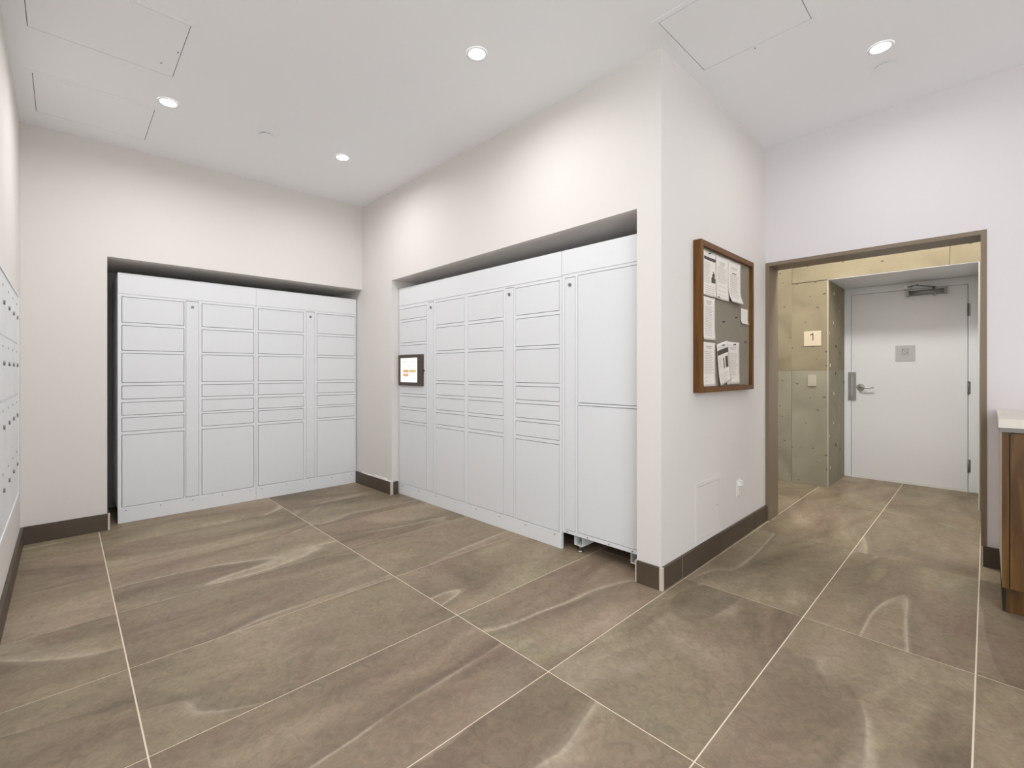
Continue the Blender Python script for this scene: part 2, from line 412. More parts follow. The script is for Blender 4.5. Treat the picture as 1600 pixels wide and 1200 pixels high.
CXF = 5.771
conc = bpy.data.objects.new('wall_concrete', None); COL.objects.link(conc); struct(conc)
NY0, NY1, NZ = 0.048, 1.164, 2.192
def panel(y0, y1, z0, z1, m, d=0.80):
    g = 0.0014
    box('concrete_panel', (CXF + random.uniform(-0.0015, 0.0015), CXF + d, y0 + g, y1 - g, max(z0 + g, 0.001), z1 - g), M[m], conc, 0.0018, seg=1)
panel(1.500, 2.72, 1.235, 2.98, 'conc'); panel(NY1 + 0.0, 1.505, 1.235, 2.185, 'conc')
panel(1.505, 2.72, 0, 1.235, 'conc_g'); panel(NY1, 1.505, 0, 1.235, 'conc_g')
panel(0.235, 1.5, NZ, 2.98, 'conc'); panel(-1.0, 0.235, NZ, 2.98, 'conc')
panel(-1.2, NY0, 0, NZ, 'conc'); panel(2.72, 3.9, 0, 2.98, 'conc'); panel(-2.4, -1.2, 0, 2.98, 'conc')
box('joint_backing', (CXF + 0.012, CXF + 0.78, 1.168, 3.9, 0.001, 2.97), M['conc_g'], conc)
box('joint_backing', (CXF + 0.012, CXF + 0.78, -2.4, 1.168, 2.20, 2.97), M['conc_g'], conc)
for nm, b in (('wall_passage_left', (4.37, 6.60, 3.9, 4.0, 0, 3.005)), ('wall_passage_right', (4.37, 6.60, -2.55, -2.45, 0, 3.005)), ('wall_behind_door', (6.62, 6.72, -0.4, 1.6, 0, 3.005)), ('wall_passage_front', (4.371, 4.45, 1.42, 3.9, 0, 3.005))):
    bm = bmesh.new(); add_box(bm, *b); struct(obj(nm, bm, M['wall']))
bm = bmesh.new(); add_box(bm, 4.372, 6.72, -2.55, 4.0, 3.005, 3.1); struct(obj('ceiling_passage', bm, M['ceiling']))
# painted lining of the door niche
lin = bpy.data.objects.new('trim_3', None); COL.objects.link(lin); struct(lin)
box('niche_soffit', (CXF + 0.001, 6.565, NY0 - 0.003, NY1 + 0.003, 2.1885, 2.1915), M['dframe'], lin, 0.001)
box('niche_side', (CXF - 0.002, 6.565, 0.0460, 0.0505, 0.001, 2.188), M['dframe'], lin, 0.001)
box('corner_bead', (CXF - 0.004, CXF + 0.003, 1.1625, 1.1685, 0.001, 2.19), M['strip'], lin)

# ---------------------------------------------------------------- the exit door
d1 = bpy.data.objects.new('door_1', None); COL.objects.link(d1); d1.location = (6.576, 0.136, 0)
struct(d1)
DW = 0.962; DH = 2.108                                   # leaf spans local y 0..DW
bm = grid_slab(-0.0855, DW + 0.072, 0.001, 2.188, [(-0.004, DW + 0.004, -1, DH + 0.004)], 0, 0.04)
warp(bm, lambda c: (c.y + 0.001, c.x, c.z))
obj('door_frame', bm, M['dframe'], d1, 0.001)
box('door_leaf', (0.0, 0.035, 0.0005, DW - 0.0005, 0.022, DH), M['door'], d1, 0.001)
box('threshold', (-0.012, 0.037, 0.0, DW, 0.001, 0.0195), M['plastic'], d1, 0.002)
for z in (1.85, 1.058, 0.265):
    bm = bmesh.new(); add_cyl(bm, (-0.007, -0.004, z - 0.064), (0, 0, 1), 0.0065, 0.128, 12)
    for k in range(4): add_cyl(bm, (-0.007, -0.004, z - 0.064 + 0.0256 * (k + 1) - 0.001), (0, 0, 1), 0.0072, 0.002, 12)
    add_box(bm, -0.0015, 0.0, -0.022, -0.004, z - 0.064, z + 0.064)
    obj('hinge', bm, M['screw'], d1)
# latch guard with bolts, lever
LZ = 1.052
bm = bmesh.new(); add_box(bm, -0.006, -0.0005, DW - 0.045, DW + 0.032, LZ - 0.165, LZ + 0.165)
add_box(bm, -0.028, -0.006, DW - 0.004, DW + 0.026, LZ - 0.115, LZ + 0.115)
obj('latch_guard', bm, M['steel'], d1, 0.003)
for dy in (0.032,):
    for dz in (-0.148, -0.115, 0.118, 0.150):
        bm = bmesh.new(); add_cyl(bm, (-0.006, DW - dy, LZ + dz), (-1, 0, 0), 0.008, 0.012, 12, 0.006); obj('bolt', bm, M['steel'], d1)
lv = bmesh.new(); add_cyl(lv, (0, DW - 0.085, LZ - 0.01), (-1, 0, 0), 0.040, 0.016, 28, 0.032); add_cyl(lv, (-0.016, DW - 0.085, LZ - 0.01), (-1, 0, 0), 0.017, 0.035, 20)
lever = obj('lever_handle', lv, M['steel'], d1)
bm = bmesh.new()
prev = None
path = [(-0.050, DW - 0.075, LZ - 0.01, 0.0125), (-0.058, DW - 0.095, LZ - 0.011, 0.012), (-0.062, DW - 0.135, LZ - 0.013, 0.010), (-0.062, DW - 0.175, LZ - 0.012, 0.009), (-0.060, DW - 0.215, LZ - 0.009, 0.0085)]
rings = []
for x, y, z, r in path: rings.append([bm.verts.new((x + r * 0.7 * math.cos(2 * PI * i / 12), y, z + r * math.sin(2 * PI * i / 12))) for i in range(12)])
for a, b in zip(rings, rings[1:]):
    for i in range(12): bm.faces.new((a[i], a[(i + 1) % 12], b[(i + 1) % 12], b[i])).smooth = True
bm.faces.new(rings[0]); bm.faces.new(rings[-1][::-1])
obj('lever', bm, M['steel'], lever)
# closer
cl_y0, cl_y1, cz = 0.150, 0.470, 2.063
bm = bmesh.new()
add_cyl(bm, (-0.036, cl_y0 + 0.02, cz), (0, 1, 0), 0.027, cl_y1 - cl_y0 - 0.04, 20)
add_box(bm, -0.034, -0.0005, cl_y0 + 0.02, cl_y1 - 0.02, cz - 0.024, cz + 0.024)
closer = obj('door_closer', bm, M['closer'], d1)
for y in (cl_y0, cl_y1 - 0.022):
    bm = bmesh.new(); add_box(bm, -0.062, -0.0005, y, y + 0.022, cz - 0.031, cz + 0.031); obj('end_cap', bm, M['screw'], closer, 0.006)
bm = bmesh.new(); add_cyl(bm, (-0.036, cl_y0 + 0.095, cz - 0.045), (0, 0, 1), 0.013, 0.09, 16); obj('spindle', bm, M['steel'], closer)
def bar(p, q, w, t, m, nm, par):
    p, q = Vector(p), Vector(q); d = q - p; bm = bmesh.new(); add_box(bm, -w / 2, w / 2, -t / 2, t / 2, 0, d.length)
    mtx = Matrix.Translation(p) @ d.to_track_quat('Z', 'Y').to_matrix().to_4x4(); bm.transform(mtx)
    return obj(nm, bm, m, par, 0.002)
bar((-0.036, cl_y0 + 0.095, cz + 0.048), (-0.235, cl_y0 + 0.215, cz + 0.052), 0.022, 0.008, M['screw'], 'main_arm', closer)
bar((-0.235, cl_y0 + 0.215, cz + 0.060), (-0.012, cl_y0 + 0.315, cz + 0.072), 0.016, 0.008, M['screw'], 'forearm', closer)
bm = bmesh.new(); add_box(bm, -0.028, 0.0, cl_y0 + 0.28, cl_y0 + 0.345, cz + 0.055, cz + 0.088); obj('soffit_bracket', bm, M['steel'], closer, 0.003)

# sign on the door: a framed stair pictogram
ds = thing('door_sign', 'small grey stair sign with a square pictogram, fixed to the white door', 'sign', (6.5755, 0.620, 1.42), (0, 0, -PI / 2))
bm = bmesh.new(); add_box(bm, -0.083, 0.083, -0.004, 0.0, -0.088, 0.088); obj('plate', bm, M['dsign'], ds, 0.001)
bm = bmesh.new()
def px(x0, x1, z0, z1, t=-0.0052): add_box(bm, x0, x1, t, -0.0039, z0, z1)
a = 0.027
px(-a, a, 0.046, 0.051); px(-a, a, 0.0, 0.005); px(-a, -a + 0.005, 0.005, 0.046); px(a - 0.005, a, 0.005, 0.046)
for k in range(4): px(-0.020 + k * 0.010, -0.010 + k * 0.010, 0.037 - k * 0.009, 0.041 - k * 0.009); px(-0.012 + k * 0.010, -0.009 + k * 0.010, 0.029 - k * 0.009, 0.041 - k * 0.009)
obj('stair_pictogram', bm, M['dsink'], ds)
bm = bmesh.new()
for k in range(9):
    px(-0.034 + k * 0.0078, -0.034 + k * 0.0078 + 0.005, -0.018, -0.010 - (k % 3 == 1) * 0.001)
obj('lettering', bm, M['dsink'], ds)

# level sign
ls = thing('level_sign', 'cream wall sign with a dark number 1, on bare concrete left of the door', 'sign', (CXF - 0.0018, 1.305, 1.578), (0, 0, -PI / 2))
bm = bmesh.new(); add_box(bm, -0.079, 0.079, -0.006, 0.0, -0.080, 0.080); obj('plate', bm, M['plate'], ls, 0.0012)
bm = bmesh.new(); add_box(bm, 0.001, 0.0085, -0.0076, -0.0059, -0.022, 0.055)
f_ = [bm.verts.new(p) for p in [(0.0085, -0.0075, 0.056), (0.001, -0.0075, 0.056), (-0.021, -0.0075, 0.040), (-0.021, -0.0075, 0.031), (0.001, -0.0075, 0.043), (0.0085, -0.0075, 0.047)]]
g_ = [bm.verts.new((v.co.x, -0.0059, v.co.z)) for v in f_]
bm.faces.new(f_); bm.faces.new(g_[::-1])
for i in range(6): bm.faces.new((f_[i], g_[i], g_[(i + 1) % 6], f_[(i + 1) % 6]))
obj('numeral', bm, M['ink'], ls)
bm = bmesh.new()
for k in range(8):
    x = -0.036 + k * 0.0095; add_box(bm, x, x + 0.006, -0.0068, -0.0059, -0.052, -0.042)
obj('raised_print', bm, M['ink_l'], ls)
# switch plate below it
sw = thing('switch_plate', 'small beige blank switch plate on the concrete below the number sign', 'switch', (CXF - 0.0018, 1.309, 1.128), (0, 0, -PI / 2))
bm = bmesh.new(); add_box(bm, -0.040, 0.040, -0.012, 0.0, -0.060, 0.060); obj('plate', bm, M['switch'], sw, 0.004)
bm = bmesh.new(); add_box(bm, -0.030, 0.030, -0.014, -0.0115, -0.050, 0.050); obj('rocker', bm, M['switch'], sw, 0.001)

# ---------------------------------------------------------------- parcel locker banks
GAPD = 0.0038
ROWS4 = [(0.126, 0.711), (0.735, 0.849), (0.867, 0.974), (0.998, 1.108), (1.131, 1.372), (1.392, 1.597), (1.619, 1.828)]
def locker_bank(root, width, cols, services, height, fascia_z, kick_z, depth=0.55, screws=()):
    """local frame: x along the front, y into the wall, z up. cols = [(x0,x1,rows)], services = [(x0,x1,z0,z1)]"""
    holes = [(x0, x1, a, b) for x0, x1, rows in cols for a, b in rows] + [tuple(s) for s in services]
    bm = grid_slab(0, width, kick_z, fascia_z, holes, 0.0, 0.022)
    obj('face_frame', bm, M['frame'], root)
    bm = bmesh.new(); add_box(bm, 0.0, width, 0.0225, depth, kick_z, height - 0.004); me = mesh_from(bm, 'body', [M['frame'], M['inside']])
    for p in me.polygons:
        if p.normal.y < -0.9: p.material_index = 1
    obj('body', me, None, root)
    bm = bmesh.new(); add_box(bm, 0.0, width, -0.003, 0.021, fascia_z + 0.0008, height); obj('fascia', bm, M['frame'], root, 0.0015)
    for x0, x1, rows in cols:
        for a, b in rows:
            box('locker_door', (x0 + GAPD, x1 - GAPD, -0.0008, 0.020, a + GAPD, b - GAPD), M['locker'], root, 0.0012)
    for x0, x1, a, b in services:
        g = 0.0022
        s = box('service_panel', (x0 + g, x1 - g, -0.0008, 0.020, a + g * 2, b - g * 2), M['locker'], root, 0.0012)
        bm = bmesh.new(); r = 0.0115; add_cyl(bm, (0, -0.0108, (b - a) / 2 - 0.052), (0, -1, 0), r, 0.006, 20); add_cyl(bm, (0, -0.0165, (b - a) / 2 - 0.052), (0, -1, 0), r * 0.6, 0.001, 12)
        k = obj('lock', bm, M['screw'], s)
    if screws:
        bm = bmesh.new()
        for x, z in screws: add_cyl(bm, (x, -0.004, z), (0, -1, 0), 0.0045, 0.003, 10)
        o = obj('screw', bm, M['screw'], root); o['kind'] = 'stuff'

YA = 4.852
def bank_A(x0, x1, cols, serv, label):
    r = thing('parcel_locker_bank', label, 'locker', (x0, YA, 0), (0, 0, 0), None)
    w = x1 - x0
    locker_bank(r, w, [(a - x0, b - x0, ROWS4) for a, b in cols], [(a - x0, b - x0, 0.128, 1.838) for a, b in serv], 2.018, 1.850, 0.116)
    bm = bmesh.new(); add_box(bm, 0, w, -0.0025, 0.02, 0.001, 0.1155); obj('kick_plate', bm, M['frame'], r, 0.001)
    bm = bmesh.new()
    n = 5
    for i in range(n): add_cyl(bm, (0.05 + i * (w - 0.1) / (n - 1), -0.0025, 0.098), (0, -1, 0), 0.0045, 0.002, 10)
    o = obj('screw', bm, M['screw'], r); o['kind'] = 'stuff'
    return r
bank_A(0.3098, 1.3122, [(0.3334, 0.7498), (0.8762, 1.2966)], [(0.7600, 0.8571)], 'left half of the white parcel lockers in the back wall recess, beside the dark gap')
bank_A(1.3140, 2.3125, [(1.3297, 1.7533), (1.8854, 2.3037)], [(1.7755, 1.8658)], 'right half of the white parcel lockers in the back wall recess, towards the corner')

# middle wall: rotated so local x runs towards the camera side
def bank_B_root(y, label):
    return thing('parcel_locker_bank', label, 'locker', (BX(y) + 0.0793, y, 0), (0, 0, -PI / 2 + math.atan(SK)), None)
YB = 4.112
rb = bank_B_root(YB, 'wide white parcel locker bank with a dark-framed touch screen, in the long wall recess')
lx = lambda y: YB - y
ROWSa = [(0.110, 0.714), (0.736, 0.849), (0.872, 0.982), (1.0045, 1.4814), (1.5045, 1.7134), (1.7352, 1.8451)]
ROWSb = [(0.110, 0.717), (0.7425, 0.853), (0.876, 0.986), (1.010, 1.115), (1.138, 1.387), (1.408, 1.619), (1.643, 1.853)]
wB = YB - 2.0400
locker_bank(rb, wB, [(lx(4.1000), lx(3.6393), ROWSa), (lx(3.4962), lx(3.088), ROWSb), (lx(3.0442), lx(2.6149), ROWSb), (lx(2.484), lx(2.0589), ROWSb)],
            [(lx(3.6138), lx(3.5276), 0.112, 1.865), (lx(2.5986), lx(2.5016), 0.112, 1.865)], 2.050, 1.877, 0.104)
bm = bmesh.new(); add_box(bm, 0, wB, -0.0025, 0.02, 0.001, 0.1035); obj('kick_plate', bm, M['frame'], rb, 0.001)
bm = bmesh.new()
for i in range(8): add_cyl(bm, (0.06 + i * (wB - 0.12) / 7, -0.0025, 0.088), (0, -1, 0), 0.0045, 0.002, 10)
obj('screw', bm, M['screw'], rb)['kind'] = 'stuff'
# touch screen
x0, x1 = lx(4.096), lx(3.686); z0, z1 = 1.086, 1.386
bm = grid_slab(x0, x1, z0, z1, [(lx(4.068), lx(3.768), 1.119, 1.356)], -0.019, -0.001)
ts = obj('touch_screen', bm, M['bezel'], rb, 0.002)
bm = bmesh.new(); add_box(bm, lx(4.068), lx(3.768), -0.012, -0.002, 1.119, 1.356); obj('display', bm, M['screen'], ts)
sx0 = lx(4.068)
for nm, m_, a, b, c, d in (('display_button', 'scr_or', 0.045, 0.145, 1.213, 1.241), ('display_button', 'scr_ye', 0.153, 0.270, 1.213, 1.241), ('display_button', 'scr_or', 0.045, 0.145, 1.174, 1.202)):
    bm = bmesh.new(); add_box(bm, sx0 + a, sx0 + b, -0.0128, -0.0121, c, d); obj(nm, bm, M[m_], ts)
bm = bmesh.new()
for a, b, c, d in ((0.045, 0.058, 1.310, 1.324), (0.062, 0.095, 1.314, 1.320), (0.20, 0.262, 1.314, 1.319), (0.12, 0.20, 1.272, 1.276)): add_box(bm, sx0 + a, sx0 + b, -0.0126, -0.0121, c, d)
obj('display_print', bm, M['scr_gr'], ts)['kind'] = 'stuff'
bm = bmesh.new(); add_cyl(bm, (x1 + 0.010, -0.0009, 1.232), (0, -1, 0), 0.006, 0.012, 12); obj('camera_knob', bm, M['dark'], rb)

# big two-door unit without a kick plate, standing on levelling feet
Y2 = 2.0372
r2 = bank_B_root(Y2, 'narrow white locker with two tall doors, raised on open levelling feet beside the wall corner')
w2 = 0.607
l2 = lambda y: Y2 - y
locker_bank(r2, w2, [(l2(1.9062), l2(1.446), [(0.145, 0.998), (1.012, 1.866)])], [(l2(2.0147), l2(1.9247), 0.140, 1.862)], 2.050, 1.885, 0.120)
for x in (0.115, 0.545):
    bm = bmesh.new()
    add_box(bm, x - 0.034, x + 0.034, 0.03, 0.50, 0.044, 0.048); add_box(bm, x - 0.034, x - 0.030, 0.03, 0.50, 0.048, 0.1195); add_box(bm, x + 0.030, x + 0.034, 0.03, 0.50, 0.048, 0.1195)
    fb = obj('foot_channel', bm, M['frame'], r2)
    for yy in (0.055, 0.46):
        bm = bmesh.new(); add_cyl(bm, (x, yy, 0.012), (0, 0, 1), 0.006, 0.06, 12); add_cyl(bm, (x, yy, 0.001), (0, 0, 1), 0.022, 0.010, 20, 0.016); add_cyl(bm, (x, yy, 0.028), (0, 0, 1), 0.012, 0.007, 6)
        obj('levelling_foot', bm, M['steel'], fb)
bm = bmesh.new()
for i in range(4): add_cyl(bm, (0.045 + i * 0.165, 0.0, 0.131), (0, -1, 0), 0.0045, 0.002, 10)
obj('screw', bm, M['screw'], r2)['kind'] = 'stuff'

# ---------------------------------------------------------------- mailboxes on the left wall
mb = thing('mailbox_unit', 'white recessed wall mailbox unit with rows of small locked doors, at the left wall', 'mailbox', (-0.2068, 2.46, 0), (0, 0, PI / 2))
mw = 4.243 - 2.46
cw = (mw - 0.030) / 6
rows = [(0.472, 0.780), (0.786, 1.080), (1.086, 1.386), (1.392, 1.676)]
holes = []
for i in range(6):
    for a, b in rows: holes.append((0.015 + i * cw + 0.003, 0.015 + (i + 1) * cw - 0.003, a, b))
bm = grid_slab(0.001, mw - 0.001, 0.456, 1.689, holes, 0.0, 0.012); obj('mailbox_frame', bm, M['frame'], mb)
bm = bmesh.new(); add_box(bm, -0.012, mw + 0.012, -0.004, 0.011, 1.6895, 1.7000); add_box(bm, -0.012, mw + 0.012, -0.004, 0.011, 0.4445, 0.4555)
add_box(bm, mw - 0.0005, mw + 0.012, -0.004, 0.011, 0.4555, 1.6895); obj('mailbox_trim', bm, M['frame'], mb)
bm = bmesh.new(); add_box(bm, 0.003, mw - 0.003, 0.0125, 0.145, 0.458, 1.687); obj('mailbox_body', bm, M['inside'], mb)
dm = lm = tm = None
for (a0, a1, b0, b1) in holes:
    d = box('mailbox_door', (a0 + 0.0022, a1 - 0.0022, -0.001, 0.010, b0 + 0.0022, b1 - 0.0022), M['locker'], mb, 0.001)
    hh = (b1 - b0) / 2
    if lm is None:
        bm = bmesh.new(); add_cyl(bm, (0, 0, 0), (0, -1, 0), 0.011, 0.006, 16); add_box(bm, -0.0016, 0.0016, -0.0066, -0.0055, -0.006, 0.006); lm = mesh_from(bm, 'lock', M['screw'])
        bm = bmesh.new(); add_box(bm, -0.014, 0.014, -0.0012, 0, -0.0055, 0.0055); tm = mesh_from(bm, 'number_tag', M['screw'])
    obj('lock', lm, None, d, loc=(0.055, -0.0055, hh - 0.125)); obj('number_tag', tm, None, d, loc=(0.02, -0.0055, hh - 0.045))

# ---------------------------------------------------------------- notice board
nb = thing('notice_board', 'framed notice board with grey felt and brown wooden frame, on the short wall', 'board', (2.80, 1.2695, 1.09))
BW, BHt = 0.915, 0.947
bm = grid_slab(0, BW, 0, BHt, [(0.034, BW - 0.034, 0.034, BHt - 0.034)], -0.0505, 0.0)
obj('frame', bm, M['oak_frame'], nb, 0.002)
bm = bmesh.new(); add_box(bm, 0.0345, BW - 0.0345, -0.028, -0.002, 0.0345, BHt - 0.0345); obj('felt_panel', bm, M['felt'], nb)
YP = 1.2695 - 0.0283                                        # surface of the felt
def paper(x0, x1, z0, z1, label, prints, rot=0.0, curl=0.012, lift=0.0, name='paper_notice', group=None, curl_x=0.004):
    cx, cz = (x0 + x1) / 2, (z0 + z1) / 2; w, h = x1 - x0, z1 - z0
    t = thing(name, label, 'paper', (cx, YP - lift, cz), (0, rot, 0), group)
    def surf(u, v): return -0.0012 - curl * (1 - math.cos(v * PI)) / 2 * 0.5 * (1 - v) * 0 - curl * max(0, (0.35 - v)) ** 2 * 4 - curl_x * (2 * u - 1) ** 2
    nu, nv = 10, 14; bm = bmesh.new(); F = []; B = []
    for i in range(nu + 1):
        F.append([]); B.append([])
        for j in range(nv + 1):
            u, v = i / nu, j / nv; y = surf(u, v)
            F[i].append(bm.verts.new((-w / 2 + u * w, y - 0.0004, -h / 2 + v * h))); B[i].append(bm.verts.new((-w / 2 + u * w, y, -h / 2 + v * h)))
    for i in range(nu):
        for j in range(nv):
            bm.faces.new((F[i][j], F[i + 1][j], F[i + 1][j + 1], F[i][j + 1])).smooth = True
            bm.faces.new((B[i][j], B[i][j + 1], B[i + 1][j + 1], B[i + 1][j])).smooth = True
    for i in range(nu):
        bm.faces.new((F[i][0], B[i][0], B[i + 1][0], F[i + 1][0])); bm.faces.new((F[i][nv], F[i + 1][nv], B[i + 1][nv], B[i][nv]))
    for j in range(nv):
        bm.faces.new((F[0][j], F[0][j + 1], B[0][j + 1], B[0][j])); bm.faces.new((F[nu][j], B[nu][j], B[nu][j + 1], F[nu][j + 1]))
    obj('sheet', bm, M['paper'], t)
    for nm, mk, rects in prints:
        bm = bmesh.new()
        for (u0, u1, v0, v1) in rects:
            n = max(2, int((u1 - u0) * 10)); k = max(1, int((v1 - v0) * 12))
            g = [[bm.verts.new((-w / 2 + (u0 + (u1 - u0) * a / n) * w, surf(u0 + (u1 - u0) * a / n, v0 + (v1 - v0) * c / k) - 0.0011, -h / 2 + (v0 + (v1 - v0) * c / k) * h)) for c in range(k + 1)] for a in range(n + 1)]
            for a in range(n):
                for c in range(k): bm.faces.new((g[a][c], g[a + 1][c], g[a + 1][c + 1], g[a][c + 1]))
        obj(nm, bm, M[mk], t)
    return t
def lines(v0, v1, n, u0=0.12, u1=0.88, th=0.008, ragged=0.25):
    out = []
    for i in range(n):
        v = v1 - (v1 - v0) * i / max(1, n - 1)
        out.append((u0, u1 - random.random() * ragged * (u1 - u0), v, v + th))
    return out
def title(v, n=2): return [(0.25 + 0.05 * k, 0.75 - 0.05 * k, v - 0.035 * k, v - 0.035 * k + 0.014) for k in range(n)]
def tower(u, v, w, h): return [(u + w * a, u + w * (a + 0.2), v, v + h * b) for a, b in ((0.0, 0.45), (0.22, 0.75), (0.44, 1.0), (0.66, 0.85), (0.84, 0.4))]
paper(2.861, 3.067, 1.703, 1.990, 'notice with a dark header bar and skyline picture, top left of the notice board',
      [('header_bar', 'print_d', [(0.10, 0.95, 0.80, 0.87)]), ('picture', 'print_d', tower(0.66, 0.32, 0.26, 0.26)), ('print', 'print', lines(0.30, 0.74, 14, 0.10, 0.58) + lines(0.08, 0.22, 4))])
paper(3.062, 3.268, 1.700, 1.988, 'plain typed notice, the middle one of the three along the top of the notice board', [('print', 'print', title(0.86, 3) + lines(0.40, 0.74, 10) + lines(0.1, 0.3, 3, th=0.006))], lift=0.0022)
paper(3.272, 3.494, 1.700, 1.992, 'typed notice curling at its lower edge, rightmost along the top of the notice board', [('print', 'print', title(0.84, 2) + lines(0.12, 0.66, 14)), ('title', 'print_d', [(0.32, 0.66, 0.70, 0.72)])], curl=0.05, lift=0.001)
paper(2.866, 3.047, 1.424, 1.697, 'long typed notice at the left frame, under the notice with the skyline picture', [('print', 'print', title(0.90, 3) + lines(0.10, 0.76, 18))])
paper(2.866, 3.050, 1.127, 1.408, 'typed notice in the bottom left corner of the notice board', [('print', 'print', title(0.90, 2) + lines(0.30, 0.78, 13) + lines(0.12, 0.20, 2, u1=0.4))])
paper(3.082, 3.270, 1.143, 1.418, 'tilted flyer with a dark header and a tower picture, hanging low on the notice board',
      [('header_bar', 'print_d', [(0.02, 0.98, 0.72, 0.84)]), ('picture', 'print_d', [(0.52, 0.60, 0.36, 0.62), (0.70, 0.90, 0.36, 0.64)]), ('print', 'print', lines(0.40, 0.64, 7, 0.08, 0.42) + lines(0.08, 0.24, 5) + [(0.1, 0.4, 0.90, 0.915)])], rot=-0.19, curl=0.015, lift=0.006)
paper(3.235, 3.470, 1.134, 1.428, 'typed notice right of the tilted flyer, low on the notice board', [('print', 'print', title(0.86, 2) + lines(0.22, 0.72, 14) + lines(0.1, 0.14, 1, u0=0.3, u1=0.6))], lift=0.001)
paper(3.500, 3.640, 1.568, 1.680, 'small blank paper note alone at the right side of the notice board', [], curl=0.02, name='paper_note')
def pin(x, z, label, lift=0.003, group=None):
    t = thing('push_pin', label, 'pin', (x, YP - lift, z), group=group)
    bm = bmesh.new(); add_cyl(bm, (0, 0, 0), (0, -1, 0), 0.0045, 0.002, 12); add_cyl(bm, (0, -0.002, 0), (0, -1, 0), 0.0028, 0.008, 12); add_cyl(bm, (0, -0.010, 0), (0, -1, 0), 0.005, 0.003, 12)
    obj('head', bm, M['dark'], t)
pin(3.188, 1.557, 'dark pin alone in the bare felt, left one of three unused pins', 0.0002)
pin(3.410, 1.603, 'dark pin alone in the bare felt, near the small blank note', 0.0002)
pin(3.589, 1.439, 'dark pin alone in the bare felt, lowest of the unused pins', 0.0002)
pin(3.155, 1.398, 'dark pin holding the tilted flyer at the bottom of the board', 0.0105)
pin(3.374, 1.411, 'dark pin holding the typed notice right of the tilted flyer', 0.004)
pin(3.085, 1.712, 'dark pin at the lower corner of the middle top notice', 0.005)
pin(3.285, 1.712, 'dark pin at the lower corner of the curling top notice', 0.006)
pin(2.955, 1.975, 'dark pin at the top of the notice with the skyline picture', 0.004)

# access hatch and outlet on the short wall
ah = thing('access_panel', 'small white access panel low on the short wall, left of the outlet', 'panel', (3.018, 1.2695, 0.325))
bm = grid_slab(-0.190, 0.190, -0.192, 0.192, [(-0.168, 0.168, -0.170, 0.170)], -0.0065, 0.0); obj('panel_frame', bm, M['wall'], ah, 0.001)
bm = bmesh.new(); add_box(bm, -0.1650, 0.1650, -0.0035, 0.0, -0.1670, 0.1670); dr = obj('panel_door', bm, M['wall'], ah, 0.0008)
bm = bmesh.new(); add_cyl(bm, (0.142, -0.0025, 0.0), (0, -1, 0), 0.0045, 0.0015, 12); obj('lock', bm, M['screw'], dr)
ou = thing('wall_outlet', 'white wall outlet with a plug-in cover, right of the access panel', 'outlet', (3.545, 1.2695, 0.372))
bm = bmesh.new(); add_box(bm, -0.036, 0.036, -0.006, 0.0, -0.060, 0.060); obj('plate', bm, M['plastic'], ou, 0.002)
bm = bmesh.new(); add_box(bm, -0.020, 0.020, -0.030, -0.0055, 0.018, 0.052); obj('plug', bm, M['plastic'], ou, 0.005)
bm = bmesh.new(); add_box(bm, -0.017, 0.017, -0.0085, -0.0055, -0.050, 0.008); so = obj('socket', bm, M['plastic'], ou, 0.002)
bm = bmesh.new()
for x in (-0.007, 0.007): add_box(bm, x - 0.001, x + 0.001, -0.0088, -0.0084, -0.020, -0.010)
add_box(bm, -0.002, 0.002, -0.0088, -0.0084, -0.034, -0.029); obj('slots', bm, M['plastic_d'], so)

# ---------------------------------------------------------------- cabinet with stone counter
cb = thing('base_cabinet', 'brown walnut base cabinet standing against the right wall, under the cream counter', 'cabinet', (3.38, -0.052, 0))
CL = 1.15
bm = bmesh.new(); add_box(bm, 0.020, 0.766, -CL, -0.001, 0.138, 0.918); me = mesh_from(bm, 'carcass', [M['walnut'], M['strip']])
for p in me.polygons:
    if p.normal.y > 0.9: p.material_index = 1
obj('carcass', me, None, cb)
box('filler_strip', (0.0, 0.019, -0.0255, -0.0005, 0.138, 0.918), M['walnut'], cb, 0.001)
w_ = (CL - 0.029) / 2
for k in range(2):
    d = box('cabinet_door', (0.0, 0.019, -0.029 - (k + 1) * w_ + 0.002, -0.029 - k * w_, 0.138, 0.914), M['walnut'], cb, 0.001)
bm = bmesh.new(); add_box(bm, 0.054, 0.070, -CL, -0.016, 0.001, 0.1375); obj('toe_kick', bm, M['walnut'], cb)
bm = bmesh.new(); add_box(bm, 0.056, 0.74, -0.0155, -0.004, 0.001, 0.1375); obj('toe_side', bm, M['toe'], cb)
ct = thing('stone_countertop', 'cream stone countertop with a thin grey underlay, lying on the walnut cabinet', 'countertop', (3.36, -0.040, 0.919))
bm = bmesh.new(); add_box(bm, 0.006, 0.786, -CL - 0.02, -0.004, 0.0, 0.021); obj('underlay', bm, M['counter_d'], ct)
bm = bmesh.new(); add_box(bm, 0.0, 0.786, -CL - 0.02, 0.0, 0.0215, 0.066); obj('slab', bm, M['counter'], ct, 0.002)

